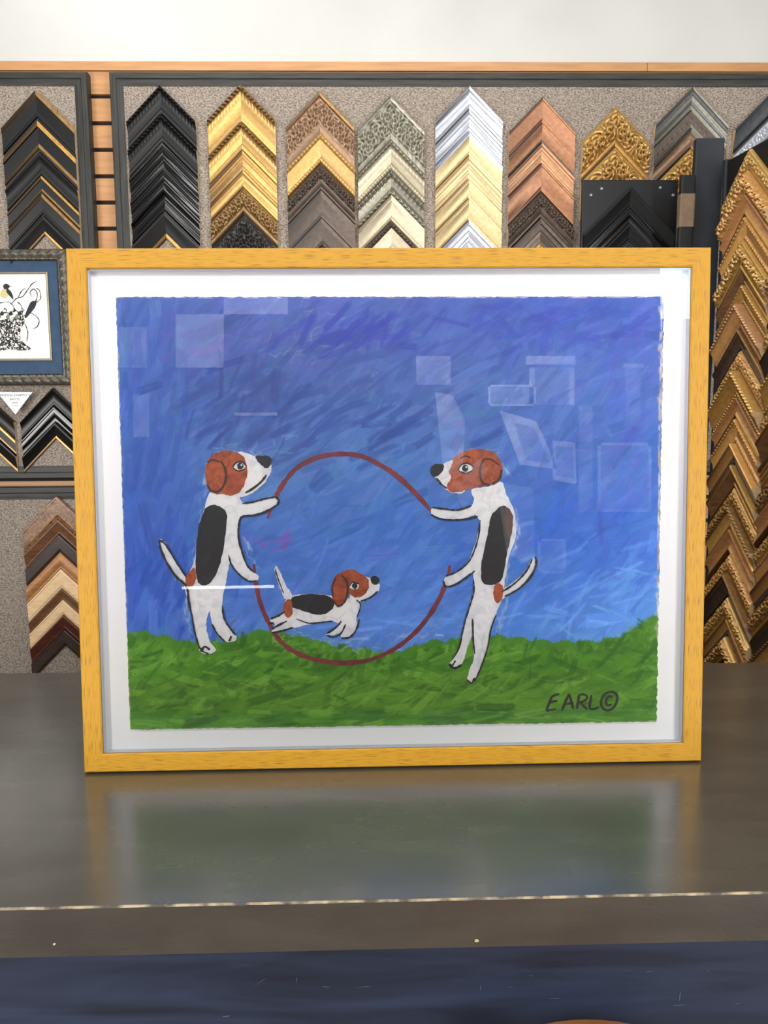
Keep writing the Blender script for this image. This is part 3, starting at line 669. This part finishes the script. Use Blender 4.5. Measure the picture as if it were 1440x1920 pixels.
accent(470, 850, 40, 20, 30, (124, 164, 204), 8, 26, 4, .5, -.7, .4)
for pts_, n in (([(385, 870), (375, 950), (362, 1060), (345, 1130), (360, 1200)], 90), ([(400, 840), (430, 837), (480, 848)], 24), ([(965, 950), (968, 1000), (950, 1060), (945, 1130), (925, 1200)], 90), ([(850, 850), (880, 838), (930, 842), (948, 880)], 34), ([(510, 1165), (620, 1200), (690, 1190)], 44), ([(455, 1000), (480, 1060)], 18), ([(340, 1090), (300, 1010)], 14), ([(950, 1110), (1000, 1050)], 12), ([(520, 1070), (540, 1115)], 10)):
    for k in range(n):
        i = rs.randint(0, len(pts_)-1); t = rs.rand()
        ang = math.atan2(pts_[i+1][1]-pts_[i][1], pts_[i+1][0]-pts_[i][0])
        x = pts_[i][0]*(1-t)+pts_[i+1][0]*t; y = pts_[i][1]*(1-t)+pts_[i+1][1]*t
        accent(x, y, 3, 3, 1, (176, 200, 228), 14, 15, 3, .6, ang, .25)
HZ = [(200, 1168), (260, 1172), (300, 1186), (350, 1196), (420, 1188), (480, 1172), (520, 1176), (620, 1206), (700, 1216), (760, 1212), (800, 1198), (860, 1192), (950, 1192), (1100, 1204), (1170, 1190), (1210, 1162), (1260, 1146)]
hx = [q[0] for q in HZ]; hy = [q[1] for q in HZ]
vv = np.linspace(0, 1, NZ); uu = np.linspace(0, 1, NX)
for j in range(NX):
    y_ = np.interp(217+uu[j]*1014+5, hx, hy)+3*math.sin(j*.21)+2*math.sin(j*.057+1)+4*rs.rand(); i = int((y_-557)/803*(NZ-1)); img[i:, j] = (80, 138, 42)
GR = [(78, 136, 36), (104, 162, 50), (56, 108, 28), (126, 178, 66), (90, 148, 40), (66, 122, 36)]
for k in range(1900):
    x = rs.uniform(205, 1250); y0 = np.interp(x, hx, hy); y = y0+rs.rand()**1.1*(1372-y0)
    c = np.array(GR[rs.choice(6, p=[.24, .2, .18, .08, .2, .1])])+rs.randn()*6
    up = y < y0+26
    gx_, gy_ = g2(x, y+(8 if up else 0))
    low = y > 1320
    stroke(gx_, gy_, rs.uniform(12, 30) if up else rs.uniform(24, 76), rs.uniform(3, 12), (-1.1 if up else (-.05 if low else -.3))+rs.randn()*(.5 if not low else .12), c, rs.uniform(.5, .9), .4)
accent(640, 1212, 60, 5, 20, (196, 214, 226), 8, 16, 2.5, .6, -.1); accent(760, 1190, 30, 5, 14, (214, 226, 236), 8, 16, 3, .6, -.2)
accent(520, 1190, 14, 8, 14, (220, 226, 220), 8, 12, 3, .6, -.4)
accent(680, 1300, 240, 25, 50, (140, 190, 78), 6, 54, 3, .5, -.4, .4)
accent(430, 1170, 10, 14, 4, (110, 70, 50), 6, 14, 4, .5, -1)
for k in range(420):
    s_ = rs.randint(0, 4); t = rs.rand(); c = np.array([(206, 190, 170), (226, 224, 220), (176, 150, 122)][rs.randint(0, 3)])+rs.randn()*6
    if s_ == 0: stroke(t*NX, rs.rand()*1.2, rs.uniform(4, 22), 2.2, 0, c, .8)
    if s_ == 1: stroke(rs.rand()*1.0, t*NZ, rs.uniform(4, 14), 2, 1.57, c, .7)
    if s_ == 2: stroke(NX-1-rs.rand()*2.5*(1 if t > .5 else 1.5), t*NZ*.8, rs.uniform(4, 24), 3, 1.57, c, .8)
    if s_ == 3: stroke(t*NX, NZ-1-rs.rand(), rs.uniform(4, 20), 2, 0, c, .5)
accent(1240, 700, 3, 60, 22, (214, 196, 176), 8, 14, 5, .8, 1.5, .2); accent(1232, 1130, 4, 30, 16, (200, 214, 226), 8, 12, 4, .8, 1.4, .2)
img = np.clip(img, 0, 255)/255.0
lin = np.where(img <= .04045, img/12.92, ((img+.055)/1.055)**2.4)
U, V = np.meshgrid(uu, vv)
pos = (cor[0]*(1-U[..., None])+cor[1]*U[..., None])*(1-V[..., None])+(cor[3]*(1-U[..., None])+cor[2]*U[..., None])*V[..., None]
jr = np.convolve(rs.randn(NZ+8), np.ones(5)/5, 'same')[:NZ]*.0011; jt = np.convolve(rs.randn(NX+8), np.ones(5)/5, 'same')[:NX]*.0007
pos[:, -1, 0] += jr; pos[:, 0, 0] += jr[::-1]*.5; pos[0, :, 1] += jt; pos[-1, :, 1] += jt[::-1]
vt = np.zeros((NZ*NX, 3)); vt[:, 0] = pos[..., 0].ravel(); vt[:, 1] = -AO; vt[:, 2] = pos[..., 1].ravel()
idx = np.arange(NZ*NX).reshape(NZ, NX)
q = np.stack([idx[:-1, :-1], idx[1:, :-1], idx[1:, 1:], idx[:-1, 1:]], -1).reshape(-1, 4)
ring_ = np.concatenate([idx[0, :], idx[1:, -1], idx[-1, -2::-1], idx[-2:0:-1, 0]])
base = len(vt); rv = vt[ring_].copy(); rv[:, 1] += .0064
rq = np.stack([ring_, base+np.arange(len(ring_)), base+(np.arange(len(ring_))+1) % len(ring_), np.roll(ring_, -1)], -1)[:, ::-1]
allv = np.vstack([vt, rv]); allq = np.vstack([q, rq])
me = bpy.data.meshes.new('painting'); me.from_pydata(allv.tolist(), [], allq.tolist())
ca = me.color_attributes.new('paint', 'FLOAT_COLOR', 'POINT')
cols = np.ones((len(allv), 4), np.float32); cols[:base, :3] = lin.reshape(-1, 3); cols[base:, :3] = (.5, .4, .3)
ca.data.foreach_set('color', cols.ravel())
pm = bpy.data.materials.new('brushed paint'); pm.use_nodes = True; nt = pm.node_tree; bs = nt.nodes['Principled BSDF']; bs.inputs['Roughness'].default_value = .55
bs.inputs['Specular IOR Level'].default_value = .3
at = nt.nodes.new('ShaderNodeAttribute'); at.attribute_name = 'paint'; nt.links.new(at.outputs['Color'], bs.inputs['Base Color'])
bmp = nt.nodes.new('ShaderNodeBump'); bmp.inputs['Strength'].default_value = .25; bmp.inputs['Distance'].default_value = .001
nt.links.new(at.outputs['Fac'], bmp.inputs['Height']); nt.links.new(bmp.outputs['Normal'], bs.inputs['Normal'])
me.materials.append(pm); art = bpy.data.objects.new('painting', me); C.objects.link(art); art.parent = fp

# painted figures: thin paint layers on the board
mat('paint white', (232, 231, 232), (200, 203, 212), ns=70, lo=.45, hi=.75, rough=.5, bump=.12, bns=150, dist=1.0)
mat('paint black', (26, 27, 32), (46, 46, 54), ns=60, lo=.5, hi=.8, rough=.5, bump=.06, bns=120)
mat('paint rust', (178, 88, 50), (130, 54, 30), ns=80, lo=.4, hi=.7, rough=.5, bump=.12, bns=150, dist=1.0)
mat('paint red', (138, 52, 58), (108, 40, 50), ns=60, rough=.5, bump=.1, bns=150)
mat('paint brown', (84, 40, 30), (60, 30, 26), ns=60, rough=.5)
PM = ['paint white', 'paint rust', 'paint black', 'paint brown', 'paint red']
def ap(x, y): return P.px(x, y, AO+.0003)
def fill(mb, pts, mi, layer, k=5, jit=.0006):
    q = smooth_pts([ap(*t) for t in pts], True, k)
    q = [(a_+rnd.uniform(-jit, jit), b_+rnd.uniform(-jit, jit)) for a_, b_ in q]
    mb.poly(q, -AO-.0002*layer-.0003, mi)
def line(mb, pts, w, mi, layer, jit=.25, k=6): mb.ribbon(smooth_pts([ap(*t) for t in pts], False, k), w*.00068, -AO-.0002*layer-.0003, mi, jit)
def ell(cx, cy, rx, ry, n=12, rot=0): return [(cx+rx*math.cos(t)*math.cos(rot)-ry*math.sin(t)*math.sin(rot), cy+rx*math.cos(t)*math.sin(rot)+ry*math.sin(t)*math.cos(rot)) for t in np.linspace(0, 2*math.pi, n+1)[:-1]]
hp = MB()
line(hp, [(502, 972), (510, 948), (520, 926), (536, 900), (560, 875), (598, 857), (640, 851), (680, 856), (715, 873), (746, 893), (776, 922), (800, 948), (816, 968)], 9, 4, 1, .2)
line(hp, [(476, 1058), (480, 1092), (488, 1130), (504, 1168), (524, 1200), (552, 1222), (592, 1237), (640, 1243), (690, 1238), (734, 1220), (772, 1192), (802, 1158), (826, 1118), (840, 1080), (843, 1060)], 9, 4, 1, .2)
line(hp, [(524, 918), (542, 892), (566, 868), (600, 854)], 4, 4, 2); line(hp, [(730, 884), (762, 910), (790, 940)], 5, 4, 2)
hp.build('painted_hoop', PM, art)['label'] = 'dark red hoop line'
# left dog
d = MB()
fill(d, [(400, 918), (386, 945), (376, 985), (370, 1020), (362, 1058), (350, 1082), (346, 1100), (352, 1124), (359, 1152), (364, 1184), (372, 1208), (376, 1223), (392, 1226), (405, 1219), (396, 1206), (389, 1188), (387, 1166), (393, 1146), (397, 1166), (406, 1186), (416, 1198), (432, 1204), (443, 1199), (441, 1188), (429, 1177), (419, 1158), (416, 1138), (420, 1110), (426, 1080), (430, 1058), (435, 1056), (442, 1068), (454, 1080), (468, 1088), (482, 1089), (484, 1078), (472, 1071), (462, 1058), (454, 1038), (448, 1014), (447, 988), (453, 968), (474, 966), (495, 959), (515, 949), (523, 939), (515, 930), (495, 935), (472, 941), (457, 943), (450, 934), (448, 922)], 0, 2)
fill(d, [(352, 1102), (335, 1088), (318, 1062), (306, 1042), (298, 1020), (301, 1011), (309, 1016), (318, 1032), (330, 1054), (346, 1078), (360, 1088)], 0, 2)
fill(d, [(388, 950), (408, 948), (425, 962), (423, 1000), (417, 1040), (406, 1075), (390, 1096), (372, 1092), (367, 1062), (369, 1012), (376, 975)], 2, 4)
fill(d, [(354, 1074), (364, 1064), (368, 1082), (362, 1098), (350, 1098), (348, 1084)], 1, 4)
fill(d, [(440, 852), (458, 848), (478, 856), (492, 866), (506, 868), (509, 880), (504, 893), (492, 910), (474, 924), (452, 932), (430, 930), (436, 890)], 0, 3)
fill(d, [(385, 893), (387, 872), (396, 855), (412, 847), (432, 845), (450, 851), (460, 862), (464, 882), (460, 904), (450, 922), (434, 929), (418, 926), (404, 926), (392, 914)], 1, 5)
fill(d, [(479, 857), (490, 854), (505, 856), (509, 866), (504, 876), (496, 877), (486, 868)], 2, 6)
fill(d, ell(449, 874, 11, 8), 0, 6); fill(d, ell(451, 874, 6, 6.5), 2, 7); line(d, [(436, 876), (444, 867), (454, 866), (462, 873)], 3, 2, 8); line(d, [(438, 878), (448, 883), (460, 879)], 2.5, 2, 8); fill(d, ell(453, 872, 1.8, 1.8, 8), 0, 9, 2, 0)
line(d, [(414, 864), (422, 878), (424, 896), (419, 912), (408, 922), (396, 920), (389, 908)], 4.5, 3, 8); line(d, [(390, 868), (398, 862), (412, 866)], 3, 3, 8)
line(d, [(500, 890), (490, 903), (474, 916), (460, 924)], 4, 2, 8); line(d, [(474, 860), (468, 872), (470, 884)], 2, 0, 8)
for pts_, w_ in (([(454, 944), (475, 941), (497, 935), (518, 931)], 3.5), ([(447, 1000), (449, 978), (455, 968), (476, 966), (498, 959), (520, 946)], 3.5), ([(517, 931), (523, 939), (519, 947)], 4), ([(446, 990), (449, 1016), (456, 1040), (464, 1060), (478, 1074)], 3.5), ([(429, 1040), (434, 1058), (446, 1074), (466, 1089), (482, 1088)], 3), ([(299, 1012), (302, 1030), (314, 1056), (330, 1080), (350, 1100), (354, 1126), (360, 1154)], 4.5), ([(300, 1012), (312, 1022), (330, 1052), (350, 1082)], 3.5), ([(360, 1150), (366, 1186), (376, 1216), (392, 1226)], 3), ([(417, 1136), (421, 1160), (432, 1178), (442, 1190)], 3.5), ([(398, 1170), (408, 1188), (422, 1202)], 3), ([(376, 1222), (384, 1212), (394, 1218)], 4), ([(430, 1202), (434, 1192)], 4), ([(390, 950), (376, 990), (368, 1040)], 2.5)):
    line(d, pts_, w_, 2, 8, .35)
d.build('painted_dog', PM, art)['label'] = 'standing beagle facing right'
# right dog
d = MB()
fill(d, [(884, 918), (915, 912), (940, 904), (950, 928), (962, 952), (968, 985), (965, 1012), (954, 1045), (948, 1080), (944, 1104), (938, 1130), (930, 1152), (922, 1172), (917, 1200), (907, 1235), (897, 1262), (887, 1279), (876, 1277), (880, 1256), (888, 1236), (887, 1214), (886, 1192), (880, 1204), (873, 1226), (866, 1244), (852, 1251), (843, 1244), (854, 1230), (862, 1210), (866, 1186), (872, 1160), (881, 1132), (887, 1106), (888, 1084), (884, 1074), (868, 1084), (852, 1095), (838, 1099), (832, 1088), (841, 1078), (858, 1070), (875, 1055), (886, 1034), (895, 1004), (899, 980), (892, 966), (878, 970), (850, 974), (822, 971), (808, 963), (812, 952), (832, 955), (856, 956), (880, 950), (889, 936)], 0, 2)
fill(d, [(938, 1108), (962, 1092), (984, 1070), (995, 1050), (1002, 1044), (1006, 1054), (996, 1078), (976, 1100), (950, 1118), (938, 1124)], 0, 2)
fill(d, [(926, 960), (944, 948), (958, 962), (958, 1000), (950, 1040), (942, 1082), (926, 1096), (905, 1092), (902, 1060), (908, 1030), (915, 995), (919, 972)], 2, 4)
fill(d, [(948, 952), (960, 962), (961, 990), (954, 1010), (946, 984)], 3, 5)
fill(d, [(929, 1094), (942, 1098), (942, 1120), (932, 1131), (925, 1116)], 1, 5)
fill(d, [(858, 862), (842, 865), (828, 872), (816, 884), (816, 895), (824, 906), (836, 918), (852, 925), (872, 920), (866, 890)], 0, 3)
fill(d, [(846, 874), (852, 858), (866, 848), (888, 842), (910, 843), (930, 852), (942, 872), (941, 890), (930, 906), (908, 911), (884, 916), (862, 922), (844, 922), (838, 910), (846, 896), (842, 884)], 1, 5)
fill(d, [(808, 876), (818, 870), (832, 871), (829, 884), (816, 894), (808, 887)], 2, 6)
fill(d, ell(873, 878, 13, 8), 0, 6); fill(d, ell(872, 878, 6, 6.5), 2, 7); line(d, [(858, 881), (866, 871), (878, 869), (888, 876)], 3, 2, 8); line(d, [(860, 883), (873, 887), (886, 882)], 2.5, 2, 8); line(d, [(862, 860), (872, 855), (882, 858)], 3, 2, 8); fill(d, ell(874, 876, 1.8, 1.8, 8), 0, 9, 2, 0)
line(d, [(908, 860), (901, 874), (900, 892), (906, 906), (918, 908)], 4.5, 3, 8); line(d, [(940, 880), (936, 898), (922, 908)], 5, 3, 8); line(d, [(908, 860), (922, 862), (936, 872)], 3, 3, 8)
line(d, [(818, 896), (828, 908), (838, 916)], 3, 2, 8)
for pts_, w_ in (([(810, 951), (832, 954), (858, 956), (884, 948)], 3.5), ([(808, 964), (824, 972), (852, 975), (880, 972), (896, 968)], 3.5), ([(900, 975), (897, 1005), (888, 1035), (876, 1056), (856, 1072), (836, 1080)], 3), ([(890, 1070), (870, 1086), (850, 1097), (836, 1099), (831, 1088)], 3.5), ([(940, 1110), (964, 1094), (986, 1071), (998, 1047)], 3.5), ([(1003, 1044), (1005, 1058), (994, 1082), (972, 1104), (946, 1118)], 4.5), ([(888, 1086), (888, 1110), (880, 1138), (872, 1164), (866, 1190), (860, 1216), (848, 1236)], 3), ([(886, 1160), (887, 1196), (890, 1226)], 3.5), ([(930, 1152), (920, 1180), (914, 1214), (902, 1250), (890, 1278)], 3), ([(842, 1244), (852, 1252), (866, 1246)], 4.5), ([(876, 1274), (884, 1280), (890, 1270)], 3.5), ([(848, 1248), (854, 1238)], 3)):
    line(d, pts_, w_, 2, 8, .35)
d.build('painted_dog', PM, art)['label'] = 'standing beagle facing left'
# jumping puppy
d = MB()
fill(d, [(546, 1118), (575, 1114), (612, 1115), (640, 1122), (668, 1122), (676, 1134), (668, 1158), (670, 1172), (664, 1186), (654, 1194), (640, 1195), (636, 1188), (622, 1192), (611, 1188), (634, 1172), (622, 1164), (596, 1168), (566, 1174), (548, 1178), (530, 1182), (514, 1186), (508, 1179), (516, 1172), (508, 1167), (507, 1159), (520, 1155), (531, 1146), (533, 1130)], 0, 2)
fill(d, [(535, 1124), (526, 1104), (518, 1082), (515, 1066), (520, 1062), (528, 1078), (536, 1098), (548, 1116)], 0, 2)
fill(d, [(548, 1120), (580, 1114), (612, 1116), (626, 1126), (624, 1140), (606, 1152), (584, 1150), (562, 1143), (546, 1136)], 2, 4)
fill(d, [(534, 1128), (545, 1125), (549, 1148), (540, 1158), (531, 1146)], 1, 5)
fill(d, [(672, 1078), (692, 1083), (706, 1088), (712, 1097), (708, 1110), (692, 1123), (674, 1128), (656, 1122), (660, 1100)], 0, 4)
fill(d, [(623, 1098), (628, 1082), (642, 1072), (660, 1068), (678, 1076), (690, 1086), (692, 1098), (684, 1114), (668, 1120), (652, 1114), (648, 1128), (636, 1136), (625, 1126)], 1, 5)
fill(d, [(695, 1083), (706, 1080), (712, 1090), (704, 1097), (697, 1092)], 2, 6)
fill(d, ell(664, 1098, 9, 7), 0, 6); fill(d, ell(665, 1098, 5, 5.5), 2, 7); line(d, [(655, 1099), (662, 1091), (674, 1095)], 2.5, 2, 8)
line(d, [(640, 1078), (650, 1090), (652, 1110), (646, 1128), (634, 1136), (625, 1124)], 4, 3, 8); line(d, [(625, 1120), (623, 1100), (630, 1082)], 3, 3, 8)
line(d, [(708, 1108), (694, 1120), (676, 1127)], 3.5, 2, 8)
for pts_, w_ in (([(507, 1160), (522, 1154), (534, 1146)], 3.5), ([(508, 1180), (522, 1172), (538, 1164)], 3.5), ([(510, 1186), (530, 1182), (550, 1176)], 3.5), ([(556, 1160), (580, 1168), (606, 1166), (624, 1164)], 2.5), ([(612, 1188), (630, 1176), (640, 1164)], 3.5), ([(612, 1190), (626, 1194), (640, 1186), (648, 1170)], 3), ([(640, 1196), (656, 1194), (668, 1180), (674, 1160)], 3.5), ([(668, 1124), (676, 1134), (670, 1156)], 2.5), ([(505, 1168), (514, 1168)], 3.5), ([(516, 1066), (522, 1086), (532, 1112)], 2)):
    line(d, pts_, w_, 2, 8, .35)
d.build('painted_dog', PM, art)['label'] = 'small beagle puppy jumping through the hoop'
# signature
d = MB()
for q in ([(1036, 1304), (1030, 1318), (1024, 1333)], [(1034, 1306), (1042, 1303), (1049, 1301)], [(1030, 1318), (1038, 1315), (1045, 1314)], [(1024, 1333), (1033, 1331), (1042, 1330)],
          [(1054, 1332), (1060, 1316), (1067, 1301)], [(1067, 1301), (1071, 1314), (1075, 1330)], [(1057, 1321), (1066, 1319), (1075, 1318)],
          [(1082, 1330), (1084, 1316), (1086, 1303)], [(1085, 1303), (1095, 1302), (1101, 1307), (1096, 1314), (1085, 1317)], [(1087, 1317), (1094, 1323), (1101, 1330)],
          [(1109, 1303), (1107, 1316), (1105, 1329)], [(1105, 1329), (1114, 1329), (1123, 1326)],
          [(1148, 1297), (1136, 1300), (1128, 1312), (1129, 1326), (1139, 1332), (1150, 1327), (1157, 1314), (1156, 1302), (1148, 1297), (1140, 1298)],
          [(1149, 1307), (1141, 1306), (1136, 1314), (1139, 1322), (1148, 1320)]):
    line(d, q, 4.6, 2, 2, .12)
d.build('signature', PM, art)['label'] = 'black painted signature EARL with copyright mark'

# ------------------------------------------------------------------ the shop behind the camera (seen only as faint reflections in the glass)
FY = -3.9
def mirror(px, py, y=FY):
    dd = ray(px, py); o = P.o-P.Y*(-.003); t = ((o-CAM)@P.Y)/(dd@P.Y); H = CAM+dd*t
    r = dd-2*(dd@P.Y)*P.Y; s = (y-H[1])/r[1]; return H+r*s
mat('far wall paint', (66, 62, 58), (56, 53, 50), ns=2, rough=.8); mat('pale print', (240, 238, 234), (190, 188, 184), ns=5, rough=.6); mat('dim print', (36, 34, 34), (27, 26, 26), ns=5, rough=.6); mat('mid print', (182, 182, 184), (122, 122, 128), ns=5, rough=.6)
mb = MB(); mb.box(-4, 4, -4.1, FY, 0, 3.4, 0)
def panel(pts, mi, lay=0):
    q = [mirror(*t) for t in pts]; y = FY+.012+.004*lay
    a_ = [(t[0], y, t[2]) for t in q]; b_ = [(t[0], FY-.01, t[2]) for t in q]; mb.ngon(a_, mi)
    for k in range(len(q)): mb.ngon([a_[k], b_[k], b_[(k+1) % len(q)], a_[(k+1) % len(q)]], mi)
def rect(x0_, y0_, x1_, y1_, mi, lay=0): panel([(x0_, y0_), (x1_, y0_), (x1_, y1_), (x0_, y1_)], mi, lay)
def outline(x0_, y0_, x1_, y1_, t_, mi):
    rect(x0_, y0_, x1_, y0_+t_, mi, 1); rect(x0_, y1_-t_, x1_, y1_, mi, 1); rect(x0_, y0_, x0_+t_, y1_, mi, 1); rect(x1_-t_, y0_, x1_, y1_, mi, 1)
for r_t in ((780, 668, 845, 722, 3), (915, 722, 1004, 762, 3), (986, 668, 1078, 684, 1), (992, 690, 1002, 760, 1), (1066, 690, 1076, 760, 1), (1002, 690, 1066, 760, 3), (1168, 682, 1206, 690, 1), (1172, 690, 1200, 800, 3), (224, 614, 276, 690, 3), (330, 590, 420, 690, 3), (1008, 1010, 1060, 1075, 3), (1120, 830, 1220, 960, 3), (600, 740, 770, 1010, 2), (420, 540, 540, 590, 3), (440, 774, 520, 780, 3), (250, 740, 280, 820, 3), (1085, 760, 1110, 960, 3)): rect(*r_t)
outline(1120, 830, 1220, 960, 6, 1); outline(1008, 1010, 1060, 1075, 5, 1); outline(915, 722, 1004, 762, 4, 1)
panel([(815, 735), (850, 742), (872, 790), (866, 905), (832, 890)], 3); panel([(936, 770), (1005, 790), (1046, 880), (975, 872)], 1); panel([(962, 792), (1000, 802), (1030, 868), (985, 862)], 3, 1)
panel([(1036, 826), (1078, 830), (1080, 908), (1036, 900)], 1); panel([(1042, 836), (1072, 839), (1074, 896), (1042, 890)], 3, 1); panel([(930, 905), (1000, 915), (1002, 1060), (950, 1040)], 3)
panel([(846, 905), (900, 860), (915, 880), (870, 960)], 3)
struct(mb.build('wall_front', ['far wall paint', 'pale print', 'dim print', 'mid print']))

# ------------------------------------------------------------------ light
def area(name, loc, target, sx, sy, power, col=(1, 1, 1)):
    l = bpy.data.lights.new(name, 'AREA'); l.shape = 'RECTANGLE'; l.size = sx; l.size_y = sy; l.energy = power; l.color = col
    o = bpy.data.objects.new(name, l); C.objects.link(o); o.location = loc
    o.rotation_euler = (Vector(target)-Vector(loc)).to_track_quat('-Z', 'Y').to_euler(); return o
area('overhead_light', (-.9, .9, 3.1), (-.9, 1.1, 0), 1.2, .6, 12, (1, .97, .93))
area('overhead_light', (.9, .9, 3.1), (.9, 1.1, 0), 1.2, .6, 12, (1, .97, .93))
area('overhead_light', (-.1, 1.75, 3.0), (.1, 2.1, 0), 2.2, .3, 15, (1, .97, .93))  # added wash that brightens the rack and sharpens the carving, no known fixture
area('overhead_light', (0, -.7, 2.75), (0, .6, 1.2), 1.8, .6, 44, (1, .98, .95))  # added frontal fill to brighten the painting and its mat
area('side_fill_light', (-2.1, -.7, 1.25), (0, 1.05, 1.05), 1.2, 1.5, 98, (1, .985, .965))  # added fill evening out the painting, not an actual window
area('side_fill_light', (2.1, -.7, 1.25), (0, 1.05, 1.05), 1.2, 1.5, 86, (1, .985, .965))  # second added fill from the right, no window known there
area('rear_wall_fill', (0, -2.2, 3.0), (0, -3.9, 1.6), 2.6, .4, 500, (.95, .98, 1))  # added wash so the prints reflect more strongly in the glass
A = mirror(1238, 480, -3.7); B = mirror(1330, 598, -3.7)
area('shop_window_light', ((A[0]+B[0])/2, -3.7, (A[2]+B[2])/2), ((A[0]+B[0])/2, 0, (A[2]+B[2])/2), abs(A[0]-B[0]), abs(A[2]-B[2]), 44*abs(A[0]-B[0])*abs(A[2]-B[2]), (.55, .8, 1))
A = mirror(341, 1101, -3.0); B = mirror(514, 1101, -3.0)
area('showcase_tube_light', ((A[0]+B[0])/2, -3.0, (A[2]+B[2])/2), ((A[0]+B[0])/2, 0, (A[2]+B[2])/2), abs(A[0]-B[0]), .018, .6, (1, 1, 1))
wd_ = bpy.data.worlds.new('world'); bpy.context.scene.world = wd_; wd_.use_nodes = True
bg = wd_.node_tree.nodes['Background']; bg.inputs['Color'].default_value = (1, .99, .975, 1); bg.inputs['Strength'].default_value = .38
